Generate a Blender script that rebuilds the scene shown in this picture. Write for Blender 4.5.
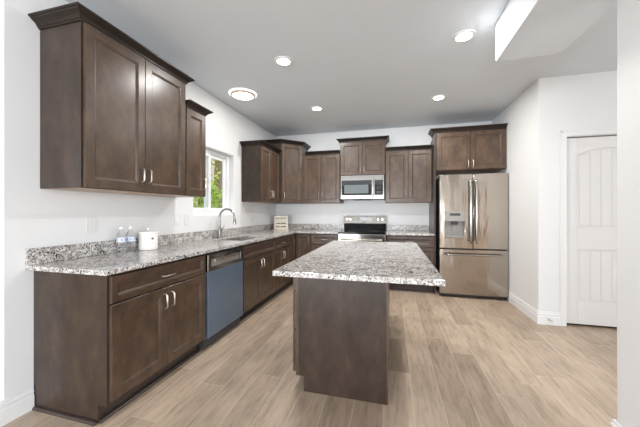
import bpy, bmesh, math, random
from mathutils import Vector, Matrix

for o in list(bpy.data.objects):
    bpy.data.objects.remove(o)
SC = bpy.context.scene
COL = SC.collection
PI = math.pi

# ------------------------------------------------------------------ camera
cam_d = bpy.data.cameras.new('camera')
cam_d.sensor_width = 36.0
cam_d.sensor_fit = 'HORIZONTAL'
cam_d.lens = 279.2565 / 640.0 * 36.0
cam_d.shift_y = -1.84 / 640.0
cam_d.clip_start = 0.02
cam = bpy.data.objects.new('camera', cam_d)
COL.objects.link(cam)
cam.location = (2.2114, 0.0, 1.2489)
cam.rotation_euler = (PI / 2, 0, 0.2516)
SC.camera = cam

# ------------------------------------------------------------------ world and light
world = bpy.data.worlds.new('sky')
SC.world = world
world.use_nodes = True
bg = world.node_tree.nodes['Background']
bg.inputs['Color'].default_value = (0.86, 0.93, 1.0, 1)
bg.inputs['Strength'].default_value = 1.2

def area(name, loc, rot, sx, sy, power, col):
    l = bpy.data.lights.new(name, 'AREA')
    l.shape = 'RECTANGLE'
    l.size, l.size_y, l.energy, l.color = sx, sy, power, col
    o = bpy.data.objects.new(name, l)
    COL.objects.link(o)
    o.location, o.rotation_euler = loc, rot
    return o
# daylight through the unseen patio doors of the dining end, behind the camera
area('patio_daylight', (0.3, -6.55, 1.02), (PI / 2, 0, 0), 5.4, 1.75, 270, (0.90, 0.95, 1.0))
# added side fill, as if from windows of an unseen living room on the right
area('side_fill_light', (8.42, -2.2, 1.35), (PI / 2, 0, PI / 2), 5.0, 2.1, 130, (0.90, 0.95, 1.0))

SC.view_settings.view_transform = 'Standard'
SC.view_settings.look = 'None'
SC.view_settings.gamma = 1.0
SC.view_settings.use_curve_mapping = False
SC.view_settings.exposure = 1.0
CAN_POWER = 9.0

# ------------------------------------------------------------------ measured layout (metres)
ZC = 2.734                 # ceiling
YB = 5.132                 # back wall
XR = 3.797                 # right wall beside the refrigerator
YC = 3.625                 # wall with the white door
LW = 1.118                 # near end of the left wall
NW_X, NW_Y = 3.364, 1.83   # near right wall: face and far end
ZU = 1.398                 # underside of the wall cabinets
CT, CB = 0.914, 0.884      # countertop top, underside
BD = 0.598                 # base carcass depth
TOE = 0.105

# ------------------------------------------------------------------ materials
def srgb(r, g, b):
    f = lambda c: ((c / 255 + 0.055) / 1.055) ** 2.4 if c / 255 > 0.04045 else c / 255 / 12.92
    return (f(r), f(g), f(b), 1)

class NT:
    def __init__(self, name):
        self.m = bpy.data.materials.new(name)
        self.m.use_nodes = True
        self.n = self.m.node_tree.nodes
        self.l = self.m.node_tree.links
        self.b = self.n['Principled BSDF']
    def add(self, t, **kw):
        n = self.n.new(t)
        for k, v in kw.items():
            setattr(n, k, v)
        return n
    def link(self, a, b):
        self.l.new(a, b)
    def val(self, sock, v):
        if hasattr(v, 'node'):
            self.link(v, sock)
        else:
            sock.default_value = v
    def math(self, op, a, b=0.0, c=0.0):
        n = self.add('ShaderNodeMath', operation=op)
        for i, v in enumerate((a, b, c)):
            self.val(n.inputs[i], v)
        return n.outputs[0]
    def coords(self, scale=(1, 1, 1), rnd=False):
        tc = self.add('ShaderNodeTexCoord')
        mp = self.add('ShaderNodeMapping')
        mp.inputs['Scale'].default_value = scale
        self.link(tc.outputs['Object'], mp.inputs['Vector'])
        if rnd:
            oi = self.add('ShaderNodeObjectInfo')
            mu = self.math('MULTIPLY', oi.outputs['Random'], 37.0)
            cx = self.add('ShaderNodeCombineXYZ')
            for i in range(3):
                self.link(mu, cx.inputs[i])
            self.link(cx.outputs[0], mp.inputs['Location'])
        return mp.outputs['Vector']
    def noise(self, vec, scale, detail=3.0, rough=0.5):
        n = self.add('ShaderNodeTexNoise')
        self.link(vec, n.inputs['Vector'])
        n.inputs['Scale'].default_value = scale
        n.inputs['Detail'].default_value = detail
        n.inputs['Roughness'].default_value = rough
        return n.outputs['Fac']
    def ramp(self, fac, stops, interp='LINEAR'):
        n = self.add('ShaderNodeValToRGB')
        n.color_ramp.interpolation = interp
        e = n.color_ramp.elements
        while len(e) < len(stops):
            e.new(0.5)
        for i, (p, c) in enumerate(stops):
            e[i].position, e[i].color = p, c
        self.link(fac, n.inputs['Fac'])
        return n.outputs['Color']
    def mix(self, fac, a, b, mode='MIX'):
        n = self.add('ShaderNodeMix', data_type='RGBA', blend_type=mode)
        self.val(n.inputs[0], fac)
        self.val(n.inputs[6], a)
        self.val(n.inputs[7], b)
        return n.outputs[2]
    def bump(self, h, strength, dist=0.01):
        n = self.add('ShaderNodeBump')
        n.inputs['Strength'].default_value = strength
        n.inputs['Distance'].default_value = dist
        self.link(h, n.inputs['Height'])
        self.link(n.outputs[0], self.b.inputs['Normal'])
    def set(self, **kw):
        names = dict(color='Base Color', rough='Roughness', metal='Metallic', spec='Specular IOR Level',
                     coat='Coat Weight', coat_rough='Coat Roughness', trans='Transmission Weight', ior='IOR',
                     emit='Emission Color', emit_s='Emission Strength', aniso='Anisotropic')
        for k, v in kw.items():
            self.val(self.b.inputs[names[k]], v)
        return self

def plain(name, col, rough=0.5, metal=0.0, noise_amt=0.06, nscale=30, **kw):
    t = NT(name)
    v = t.coords(rnd=True)
    n = t.noise(v, nscale, 3)
    d = tuple(max(0, c * (1 - noise_amt)) for c in col[:3]) + (1,)
    u = tuple(min(1, c * (1 + noise_amt)) for c in col[:3]) + (1,)
    t.set(color=t.ramp(n, [(0.3, d), (0.7, u)]), rough=rough, metal=metal, **kw)
    return t.m

def mat_wood(name, base, dark, light, axis='Z', rough=0.38, coat=0.65):
    t = NT(name)
    sc = {'Z': (1, 1, 0.10), 'X': (0.10, 1, 1), 'Y': (1, 0.10, 1)}[axis]
    v = t.coords(sc, rnd=True)
    grain = t.noise(v, 120, 5, 0.6)
    vb = t.coords((1, 1, 0.6) if axis == 'Z' else (0.6, 1, 1), rnd=True)
    blotch = t.noise(vb, 9.0, 6, 0.62)
    c1 = t.ramp(blotch, [(0.28, dark), (0.5, base), (0.74, light)])
    c2 = t.ramp(grain, [(0.3, (0.88, 0.87, 0.86, 1)), (0.6, (1.04, 1.04, 1.04, 1))])
    t.set(color=t.mix(1.0, c1, c2, 'MULTIPLY'), rough=rough, spec=0.15, coat=coat, coat_rough=0.27)
    return t.m

def mat_granite():
    t = NT('speckled_granite')
    v = t.coords()
    n1 = t.noise(v, 34, 4, 0.6)
    base = t.ramp(n1, [(0.38, srgb(160, 154, 150)), (0.5, srgb(208, 204, 200)), (0.60, srgb(228, 227, 224))])
    n2 = t.noise(v, 75, 3, 0.6)
    brown = t.ramp(n2, [(0.53, (0, 0, 0, 1)), (0.58, (1, 1, 1, 1))])
    c = t.mix(t.math('MULTIPLY', brown, 0.75), base, srgb(132, 119, 111))
    n3 = t.noise(v, 88, 4, 0.65)
    n5 = t.noise(v, 17, 2, 0.5)
    drk = t.ramp(t.math('ADD', n3, t.math('MULTIPLY', n5, 0.35)), [(0.73, (0, 0, 0, 1)), (0.76, (1, 1, 1, 1))])
    c = t.mix(drk, c, srgb(34, 32, 35))
    n4 = t.noise(v, 190, 2)
    gr = t.ramp(n4, [(0.60, (0, 0, 0, 1)), (0.66, (1, 1, 1, 1))])
    c = t.mix(t.math('MULTIPLY', gr, 0.55), c, srgb(92, 90, 94))
    t.set(color=c, rough=0.16, spec=0.5)
    return t.m

PW, PL, PX = 0.186, 1.22, 2.346
def mat_floor():
    t = NT('wood_look_plank_tile')
    tc = t.add('ShaderNodeTexCoord')
    sx = t.add('ShaderNodeSeparateXYZ')
    t.link(tc.outputs['Object'], sx.inputs[0])
    x = t.math('DIVIDE', t.math('SUBTRACT', sx.outputs[0], PX - 20 * PW), PW)
    row = t.math('FLOOR', x)
    fx = t.math('FRACT', x)
    wn = t.add('ShaderNodeTexWhiteNoise', noise_dimensions='1D')
    t.link(row, wn.inputs['W'])
    y = t.math('ADD', t.math('DIVIDE', sx.outputs[1], PL), t.math('MULTIPLY', wn.outputs['Value'], 5.0))
    col = t.math('FLOOR', y)
    fy = t.math('FRACT', y)
    cb = t.add('ShaderNodeCombineXYZ')
    t.link(row, cb.inputs[0]); t.link(col, cb.inputs[1])
    wn2 = t.add('ShaderNodeTexWhiteNoise', noise_dimensions='2D')
    t.link(cb.outputs[0], wn2.inputs['Vector'])
    # distance to the plank edge, metres
    ex = t.math('MULTIPLY', t.math('MINIMUM', fx, t.math('SUBTRACT', 1.0, fx)), PW)
    ey = t.math('MULTIPLY', t.math('MINIMUM', fy, t.math('SUBTRACT', 1.0, fy)), PL)
    e = t.math('MINIMUM', ex, ey)
    joint = t.math('LESS_THAN', e, 0.0017)
    # grain runs along the plank, shifted per plank
    cg = t.add('ShaderNodeCombineXYZ')
    t.link(t.math('MULTIPLY', sx.outputs[0], 1.0), cg.inputs[0])
    t.link(t.math('MULTIPLY', sx.outputs[1], 0.10), cg.inputs[1])
    t.link(t.math('MULTIPLY', wn2.outputs['Value'], 40.0), cg.inputs[2])
    g1 = t.noise(cg.outputs[0], 42, 6, 0.65)
    cg2 = t.add('ShaderNodeCombineXYZ')
    t.link(sx.outputs[0], cg2.inputs[0])
    t.link(t.math('MULTIPLY', sx.outputs[1], 0.3), cg2.inputs[1])
    t.link(t.math('MULTIPLY', wn2.outputs['Value'], 17.0), cg2.inputs[2])
    g2 = t.noise(cg2.outputs[0], 9, 4, 0.6)
    tone = t.ramp(wn2.outputs['Value'], [(0.0, srgb(173, 154, 134)), (0.25, srgb(186, 167, 147)), (0.6, srgb(199, 179, 158)), (1.0, srgb(175, 156, 136))])
    gm = t.ramp(g1, [(0.30, (0.66, 0.64, 0.62, 1)), (0.48, (0.95, 0.94, 0.94, 1)), (0.66, (1.07, 1.07, 1.07, 1))])
    gm2 = t.ramp(g2, [(0.3, (0.84, 0.83, 0.83, 1)), (0.6, (1.05, 1.05, 1.05, 1))])
    c = t.mix(1.0, t.mix(1.0, tone, gm, 'MULTIPLY'), gm2, 'MULTIPLY')
    c = t.mix(t.math('MULTIPLY', joint, 0.7), c, srgb(216, 203, 186))
    t.set(color=c, rough=t.math('ADD', 0.36, t.math('MULTIPLY', g1, 0.14)), spec=0.45)
    t.bump(t.math('SUBTRACT', t.math('MULTIPLY', g1, 0.4), joint), 0.25, 0.0015)
    return t.m

def mat_paint(name, col, rough, bscale=0, bstr=0.0):
    t = NT(name)
    v = t.coords()
    n = t.noise(v, 3.0, 3)
    a = tuple(c * 0.985 for c in col[:3]) + (1,)
    t.set(color=t.ramp(n, [(0.3, a), (0.7, col)]), rough=rough, spec=0.4)
    if bscale:
        t.bump(t.noise(v, bscale, 4, 0.6), bstr, 0.004)
    return t.m

def mat_steel(name, col, rough, wavy=0.0, axis='X'):
    t = NT(name)
    sc = {'X': (0.02, 1, 1), 'Z': (1, 1, 0.02)}[axis]
    v = t.coords(sc)
    n = t.noise(v, 220, 3, 0.6)
    lo = tuple(c * 0.93 for c in col[:3]) + (1,)
    t.set(color=t.ramp(n, [(0.3, lo), (0.7, col)]), metal=1.0, rough=t.math('ADD', rough - 0.04, t.math('MULTIPLY', n, 0.08)))
    if wavy:
        vw = t.coords((1.0, 1, 0.22))
        t.bump(t.noise(vw, 9, 2, 0.5), wavy, 0.02)
    return t.m

def mat_emit(name, col, s):
    t = NT(name)
    v = t.coords()
    n = t.noise(v, 4, 1)
    t.set(color=t.ramp(n, [(0.0, col), (1.0, col)]), emit=col, emit_s=s, rough=0.5)
    return t.m

def mat_pane():
    t = NT('window_glass')
    out = t.n['Material Output']
    tr = t.add('ShaderNodeBsdfTransparent')
    tr.inputs[0].default_value = (0.94, 0.96, 0.95, 1)
    gl = t.add('ShaderNodeBsdfGlossy')
    gl.inputs['Roughness'].default_value = 0.02
    lw = t.add('ShaderNodeLayerWeight')
    lw.inputs['Blend'].default_value = 0.5
    fac = t.math('ADD', 0.035, t.math('MULTIPLY', 0.6, t.math('POWER', lw.outputs['Facing'], 5.0)))
    ms = t.add('ShaderNodeMixShader')
    t.link(fac, ms.inputs[0]); t.link(tr.outputs[0], ms.inputs[1]); t.link(gl.outputs[0], ms.inputs[2])
    t.link(ms.outputs[0], out.inputs['Surface'])
    return t.m

def mat_leaf(name, a, b):
    t = NT(name)
    oi = t.noise(t.coords(), 7.0, 3)
    t.set(color=t.ramp(oi, [(0.3, a), (0.7, b)]), rough=0.5)
    t.b.inputs['Subsurface Weight'].default_value = 0.0
    return t.m

M = {}
M['wood'] = mat_wood('stained_maple', srgb(80, 63, 50), srgb(63, 49, 40), srgb(97, 77, 61))
M['wood_flat'] = mat_wood('stained_maple_panel', srgb(59, 46, 38), srgb(45, 35, 28), srgb(73, 58, 48), coat=0.5)
M['wood_h'] = mat_wood('stained_maple_rail', srgb(78, 61, 49), srgb(61, 48, 39), srgb(95, 75, 60), 'X')
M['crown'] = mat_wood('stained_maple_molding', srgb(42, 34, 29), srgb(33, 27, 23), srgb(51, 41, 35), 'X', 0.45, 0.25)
M['toe'] = mat_wood('stained_toe_board', srgb(64, 54, 49), srgb(54, 46, 41), srgb(74, 63, 57), 'X', 0.5)
M['raw'] = mat_wood('natural_maple_ply', srgb(166, 126, 84), srgb(146, 108, 70), srgb(180, 140, 98), 'X', 0.5)
M['granite'] = mat_granite()
M['floor'] = mat_floor()
M['wall'] = mat_paint('white_wall_paint', srgb(233, 233, 233), 0.5, 120, 0.05)
M['hallwall'] = mat_paint('warm_white_wall_paint', srgb(231, 227, 223), 0.38, 120, 0.05)
M['ceiling'] = mat_paint('knockdown_ceiling_paint', srgb(224, 229, 234), 0.6, 34, 0.5)
M['reflect_tan'] = mat_wood('reflected_tan_wood', srgb(176, 136, 96), srgb(156, 118, 82), srgb(192, 152, 110))  # tan wood for the unseen door added for refrigerator reflections
M['trim'] = mat_paint('white_trim_paint', srgb(236, 236, 236), 0.32)
M['door'] = mat_paint('door_paint', srgb(230, 228, 226), 0.38)
M['steel'] = mat_steel('brushed_stainless', srgb(172, 168, 163), 0.15)
M['micro'] = mat_steel('microwave_stainless', srgb(138, 135, 131), 0.15)
M['sink'] = mat_steel('sink_stainless', srgb(205, 203, 200), 0.38)
M['fridge'] = mat_steel('fridge_stainless', srgb(176, 166, 155), 0.12, 0.22)
M['nickel'] = mat_steel('satin_nickel', srgb(214, 205, 192), 0.28)
M['faucet'] = mat_steel('brushed_nickel', srgb(150, 145, 140), 0.26)
M['film'] = plain('blue_protective_film', srgb(106, 122, 142), 0.22, 0.35, 0.05, 8)
M['blackglass'] = plain('black_glass', srgb(18, 19, 21), 0.06, 0.0, 0.02)
M['greyglass'] = plain('grey_oven_glass', srgb(98, 106, 108), 0.12, 0.0, 0.03, 300)
M['black'] = plain('black_plastic', srgb(24, 24, 25), 0.4)
M['charcoal'] = plain('charcoal_enamel', srgb(58, 58, 60), 0.45)
M['greyplastic'] = plain('grey_plastic', srgb(150, 147, 143), 0.4)
M['white'] = plain('white_plastic', srgb(236, 236, 234), 0.35, noise_amt=0.02)
M['plate'] = plain('outlet_plastic', srgb(226, 226, 225), 0.35, noise_amt=0.02)
M['slot'] = plain('outlet_slot', srgb(70, 70, 70), 0.5)
M['vinyl'] = plain('white_vinyl', srgb(240, 241, 242), 0.35, noise_amt=0.02)
M['ceramic'] = plain('white_glazed_ceramic', srgb(238, 235, 230), 0.18, noise_amt=0.02)
M['cream'] = plain('cream_painted_wood', srgb(224, 216, 200), 0.5, noise_amt=0.05)
M['ink'] = plain('dark_ink', srgb(52, 47, 43), 0.7)
M['label'] = plain('bottle_label', srgb(224, 230, 242), 0.4, noise_amt=0.03)
M['blue_ink'] = plain('blue_print', srgb(158, 174, 208), 0.4)
M['bronze'] = plain('dark_bronze', srgb(74, 66, 58), 0.4, 0.7)
M['brass'] = plain('tan_ring_finish', srgb(188, 164, 142), 0.4, 0.2)
M['lamp'] = mat_emit('lit_diffuser', (1.0, 0.97, 0.92, 1), 9.0)
M['tube'] = mat_emit('lit_disc_diffuser', (1.0, 0.97, 0.93, 1), 1.6)
M['rim'] = mat_emit('glowing_rim', (1.0, 0.98, 0.95, 1), 0.32)  # faint emission added so the weakly lit base plate reads bright
M['pane'] = mat_pane()
M['ring_burner'] = plain('burner_print', srgb(70, 70, 72), 0.2)
M['leafA'] = mat_leaf('yellow_green_leaves', srgb(128, 160, 40), srgb(190, 206, 84))
M['leafB'] = mat_leaf('green_leaves', srgb(74, 112, 40), srgb(128, 160, 66))
M['leafC'] = mat_leaf('dry_orange_leaves', srgb(196, 140, 86), srgb(214, 184, 140))
M['bark'] = plain('tree_bark', srgb(130, 108, 88), 0.9, noise_amt=0.3, nscale=12)
M['soil'] = plain('dry_hillside_soil', srgb(172, 156, 134), 0.95, noise_amt=0.25, nscale=5)
M['rock'] = plain('pale_rock', srgb(190, 182, 170), 0.9, noise_amt=0.2, nscale=8)
tw = NT('clear_bottle_plastic')
tw.set(color=tw.ramp(tw.noise(tw.coords(), 20, 2), [(0, (0.97, 0.98, 0.99, 1)), (1, (0.99, 0.99, 1, 1))]), rough=0.04, trans=1.0, ior=1.18)
M['clear'] = tw.m

# ------------------------------------------------------------------ mesh helpers
class MB:
    def __init__(self):
        self.bm = bmesh.new()
    def face(self, pts):
        vs = [self.bm.verts.new(p) for p in pts]
        return self.bm.faces.new(vs)
    def box(self, x0, x1, y0, y1, z0, z1):
        v = [self.bm.verts.new(p) for p in ((x0, y0, z0), (x1, y0, z0), (x1, y1, z0), (x0, y1, z0), (x0, y0, z1), (x1, y0, z1), (x1, y1, z1), (x0, y1, z1))]
        for f in ((0, 3, 2, 1), (4, 5, 6, 7), (0, 1, 5, 4), (1, 2, 6, 5), (2, 3, 7, 6), (3, 0, 4, 7)):
            self.bm.faces.new([v[i] for i in f])
        return self
    def prism(self, pts, h0, h1, axis='Z'):
        # pts: outline in the plane normal to axis; extruded from h0 to h1
        def P(p, h):
            a, b = p
            return {'Z': (a, b, h), 'Y': (a, h, b), 'X': (h, a, b)}[axis]
        lo = [self.bm.verts.new(P(p, h0)) for p in pts]
        hi = [self.bm.verts.new(P(p, h1)) for p in pts]
        n = len(pts)
        self.bm.faces.new(lo); self.bm.faces.new(hi)
        for i in range(n):
            self.bm.faces.new((lo[i], lo[(i + 1) % n], hi[(i + 1) % n], hi[i]))
        return self
    def lathe(self, prof, c=(0, 0, 0), seg=28, axis='Z'):
        # prof: (radius, height) from bottom to top
        rings = []
        for r, h in prof:
            ring = []
            if r < 1e-6:
                ring = [self.bm.verts.new(self._ax(0, 0, h, c, axis))]
            else:
                for k in range(seg):
                    a = 2 * PI * k / seg
                    ring.append(self.bm.verts.new(self._ax(r * math.cos(a), r * math.sin(a), h, c, axis)))
            rings.append(ring)
        for a, b in zip(rings, rings[1:]):
            if len(a) == 1 and len(b) == 1:
                continue
            for k in range(seg):
                if len(a) == 1:
                    self.bm.faces.new((a[0], b[k], b[(k + 1) % seg]))
                elif len(b) == 1:
                    self.bm.faces.new((a[k], a[(k + 1) % seg], b[0]))
                else:
                    self.bm.faces.new((a[k], a[(k + 1) % seg], b[(k + 1) % seg], b[k]))
        for ring in (rings[0], rings[-1]):
            if len(ring) > 1 and prof[0] != prof[-1]:
                self.bm.faces.new(ring)
        return self
    @staticmethod
    def _ax(a, b, h, c, axis):
        p = {'Z': (a, b, h), 'Y': (a, h, b), 'X': (h, a, b)}[axis]
        return (p[0] + c[0], p[1] + c[1], p[2] + c[2])
    def tube(self, path, r, seg=10, flat=1.0):
        pts = [Vector(p) for p in path]
        rs = r if isinstance(r, (list, tuple)) else [r] * len(pts)
        rings, up = [], None
        for i, p in enumerate(pts):
            t = (pts[min(i + 1, len(pts) - 1)] - pts[max(i - 1, 0)]).normalized()
            if up is None:
                up = Vector((0, 0, 1)) if abs(t.z) < 0.9 else Vector((1, 0, 0))
            s = t.cross(up).normalized()
            up = s.cross(t).normalized()
            rings.append([self.bm.verts.new(p + rs[i] * (math.cos(2 * PI * k / seg) * s + flat * math.sin(2 * PI * k / seg) * up)) for k in range(seg)])
        for a, b in zip(rings, rings[1:]):
            for k in range(seg):
                self.bm.faces.new((a[k], a[(k + 1) % seg], b[(k + 1) % seg], b[k]))
        self.bm.faces.new(rings[0]); self.bm.faces.new(rings[-1])
        return self
    def cells(self, us, vs, w0, w1, empty=(), plane='XY', full=None):
        # a slab of grid cells (u,v) between w0 and w1 with some cells left empty
        def P(u, v, w):
            return {'XY': (u, v, w), 'XZ': (u, w, v), 'YZ': (w, u, v)}[plane]
        cache = {}
        def V(i, j, k):
            if (i, j, k) not in cache:
                cache[(i, j, k)] = self.bm.verts.new(P(us[i], vs[j], (w0, w1)[k]))
            return cache[(i, j, k)]
        nu, nv = len(us) - 1, len(vs) - 1
        on = lambda i, j: 0 <= i < nu and 0 <= j < nv and (i, j) not in empty
        for i in range(nu):
            for j in range(nv):
                if not on(i, j):
                    continue
                for k in (0, 1):
                    self.bm.faces.new((V(i, j, k), V(i + 1, j, k), V(i + 1, j + 1, k), V(i, j + 1, k)))
                for (di, dj, a, b) in ((-1, 0, (0, 0), (0, 1)), (1, 0, (1, 0), (1, 1)), (0, -1, (0, 0), (1, 0)), (0, 1, (0, 1), (1, 1))):
                    if not on(i + di, j + dj):
                        self.bm.faces.new((V(i + a[0], j + a[1], 0), V(i + b[0], j + b[1], 0), V(i + b[0], j + b[1], 1), V(i + a[0], j + a[1], 1)))
        return self
    def sweep(self, path, prof):
        # mitred sweep in plan: path of (x,y); outward is to the RIGHT of the direction of travel; prof of (out, z)
        n = len(path)
        P = [Vector((p[0], p[1])) for p in path]
        rings = []
        for i in range(n):
            d0 = (P[i] - P[i - 1]).normalized() if i > 0 else None
            d1 = (P[i + 1] - P[i]).normalized() if i < n - 1 else None
            n0 = Vector((d0.y, -d0.x)) if d0 else None
            n1 = Vector((d1.y, -d1.x)) if d1 else None
            if n0 is None: m = n1
            elif n1 is None: m = n0
            else:
                m = (n0 + n1).normalized()
                m = m / max(0.2, m.dot(n0))
            rings.append([self.bm.verts.new((P[i].x + m.x * o, P[i].y + m.y * o, z)) for o, z in prof])
        k = len(prof)
        for a, b in zip(rings, rings[1:]):
            for j in range(k):
                self.bm.faces.new((a[j], a[(j + 1) % k], b[(j + 1) % k], b[j]))
        self.bm.faces.new(rings[0]); self.bm.faces.new(rings[-1])
        return self
    def move(self, fn):
        for v in self.bm.verts:
            v.co = Vector(fn(*v.co))
        return self
    def rot_z(self, a, off=(0, 0, 0)):
        c, s = math.cos(a), math.sin(a)
        return self.move(lambda x, y, z: (c * x - s * y + off[0], s * x + c * y + off[1], z + off[2]))
    def build(self, name, mat, parent=None, bevel=0.0, smooth=None, seg=2):
        bmesh.ops.recalc_face_normals(self.bm, faces=self.bm.faces)
        me = bpy.data.meshes.new(name)
        self.bm.to_mesh(me); self.bm.free()
        me.materials.append(M[mat] if isinstance(mat, str) else mat)
        if smooth is not None:
            for p in me.polygons:
                p.use_smooth = True
            me.set_sharp_from_angle(angle=math.radians(smooth))
        o = bpy.data.objects.new(name, me)
        COL.objects.link(o)
        if parent:
            o.parent = parent
        if bevel:
            b = o.modifiers.new('bevel', 'BEVEL')
            b.width, b.segments, b.limit_method, b.angle_limit = bevel, seg, 'ANGLE', math.radians(40)
        return o

def thing(name, label, cat, loc=(0, 0, 0), rz=0.0, group=None):
    o = bpy.data.objects.new(name, None)
    o.empty_display_size = 0.1
    COL.objects.link(o)
    o.location, o.rotation_euler = loc, (0, 0, rz)
    o['label'], o['category'] = label, cat
    if group:
        o['group'] = group
    return o

def struct(name, mb, mat, parent=None, bevel=0.0, smooth=None):
    o = mb.build(name, mat, parent, bevel, smooth)
    if parent is None:
        o['kind'] = 'structure'
    return o

def copy_tree(o, parent=None):
    c = o.copy(); COL.objects.link(c)
    if parent:
        c.parent = parent
    for ch in list(o.children):
        copy_tree(ch, c)
    return c

# ------------------------------------------------------------------ room shell
T = 0.15
WY0, WY1, WZ0, WZ1 = 2.755, 3.604, 1.207, 2.052      # window opening over the sink
struct('floor', MB().cells([-5.2, -T, 8.6], [-6.8, LW + T, YB + T], -0.08, 0.0, {(0, 1)}), 'floor')
struct('ceiling', MB().cells([-5.2, -T, 8.6], [-6.8, LW + T, YB + T], ZC, ZC + 0.1, {(0, 1)}), 'ceiling')
struct('wall_left', MB().cells([LW, WY0, WY1, YB + T], [0, WZ0, WZ1, ZC], -T, 0, {(1, 1)}, 'YZ'), 'wall', bevel=0.012)
struct('wall_back', MB().box(0, XR + T, YB, YB + T, 0, ZC), 'wall')
struct('wall_right', MB().box(XR, XR + 0.12, YC, YB, 0, ZC), 'wall')
DX0, DX1, DZ = 4.043, 4.835, 2.078                     # door opening
struct('wall_hall', MB().cells([XR + 0.12, DX0, DX1, 5.6], [0, DZ, ZC], YC, YC + 0.12, {(1, 0)}, 'XZ'), 'wall')
struct('wall_hall_right', MB().box(5.48, 5.6, 1.15, YC, 0, ZC), 'wall')
struct('wall_living_front', MB().box(5.6, 8.6, 1.15, 1.3, 0, ZC), 'wall')
struct('wall_living_right', MB().cells([-6.6, -4.8, 0.4, 1.15], [0, 0.25, 2.45, ZC], 8.48, 8.6, {(1, 1)}, 'YZ'), 'wall')
struct('wall_light_block', MB().cells([XR + 0.12, XR + 0.2, 5.52, 5.6], [YC + 0.12, 4.4, 4.5], 0, ZC, {(1, 0)}), 'wall')  # unseen walls added to stop light leaking around the door
struct('wall_near_right', MB().box(NW_X, NW_X + 0.14, 1.15, NW_Y, 0, ZC), 'wall', bevel=0.014)
struct('wall_dining_front', MB().box(-5.2, -T, LW, LW + T, 0, ZC), 'wall')
struct('wall_dining_left', MB().cells([-6.6, -4.1, -0.5, LW], [0, 0.5, 2.3, ZC], -5.2, -5.05, {(1, 1)}, 'YZ'), 'wall')
struct('wall_rear', MB().cells([-5.05, -2.5, 3.1, 8.48], [0, 0.10, 1.95, ZC], -6.75, -6.6, {(1, 1)}, 'XZ'), 'wall')
m = MB()
px = [-2.5, -2.42, -1.2, -1.1, 0.25, 0.35, 1.7, 1.8, 3.02, 3.1]
m.cells(px, [0.10, 0.18, 1.87, 1.95], -6.48, -6.42, {(1, 1), (3, 1), (5, 1), (7, 1)}, 'XZ')
struct('added_mullion_frame', m, 'vinyl')  # unseen mullions added to break up the rear light in reflections
en = MB()
en.cells([5.72, 5.84, 6.26, 6.36, 6.78, 6.90], [0.01, 0.22, 0.95, 1.10, 2.20, 2.35], -6.59, -6.55, set(), 'XZ')
for a, b in ((5.86, 6.24), (6.38, 6.76)):
    for c, d in ((0.25, 0.93), (1.12, 2.18)):
        en.box(a, b, -6.5495, -6.535, c, d)
struct('door_2', en, 'reflect_tan', bevel=0.004)  # unseen tan door, added for its reflection in the refrigerator
# dropped soffit over the passage on the right
struct('ceiling_soffit', MB().box(3.008, 3.443, -6.55, 2.487, 2.437, ZC - 0.0005), 'ceiling', bevel=0.004)

BBP = [(0, 0), (0.016, 0), (0.016, 0.085), (0.011, 0.092), (0.011, 0.104), (0.014, 0.108), (0.014, 0.116), (0.008, 0.124), (0.008, 0.138), (0.004, 0.142), (0, 0.142)]
struct('baseboard_left', MB().sweep([(0.001, 1.264), (0.001, LW - 0.001), (-5.0, LW - 0.001)][::-1], BBP), 'trim')
struct('baseboard_right', MB().sweep([(XR - 0.001, 4.40), (XR - 0.001, YC - 0.001), (4.002, YC - 0.001)][::-1], [(-o, z) for o, z in BBP]), 'trim')
struct('baseboard_near_right', MB().sweep([(NW_X - 0.001, 1.151), (NW_X - 0.001, NW_Y + 0.001), (NW_X + 0.14, NW_Y + 0.001)], [(-o, z) for o, z in BBP]), 'trim')

# ------------------------------------------------------------------ window over the sink
win = MB()
fx0, fx1 = -0.135, -0.075
g = 0.001
win.cells([WY0 + g, WY0 + 0.045, WY1 - 0.045, WY1 - g], [WZ0 + g, WZ0 + 0.045, WZ1 - 0.045, WZ1 - g], fx0, fx1, {(1, 1)}, 'YZ')
wo = struct('window_1', win, 'vinyl', bevel=0.003)
ymid = 3.145
def sash(y0, y1, x0, x1, wd):
    m = MB()
    m.cells([y0, y0 + wd, y1 - wd, y1], [WZ0 + 0.047, WZ0 + 0.047 + wd, WZ1 - 0.047 - wd, WZ1 - 0.047], x0, x1, {(1, 1)}, 'YZ')
    s = m.build('sash', 'vinyl', wo, bevel=0.003)
    p = MB().box((x0 + x1) / 2 - 0.003, (x0 + x1) / 2 + 0.003, y0 + wd + 0.0005, y1 - wd - 0.0005, WZ0 + 0.0475 + wd, WZ1 - 0.0475 - wd)
    p.build('pane', 'pane', s)
    return s
sash(WY0 + 0.047, ymid + 0.035, -0.104, -0.078, 0.045)
sr = sash(ymid - 0.035, WY1 - 0.047, -0.132, -0.107, 0.045)
MB().box(-0.0775, -0.062, ymid - 0.012, ymid + 0.012, 1.62, 1.69).build('window_latch', 'vinyl', wo, bevel=0.004)

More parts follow.
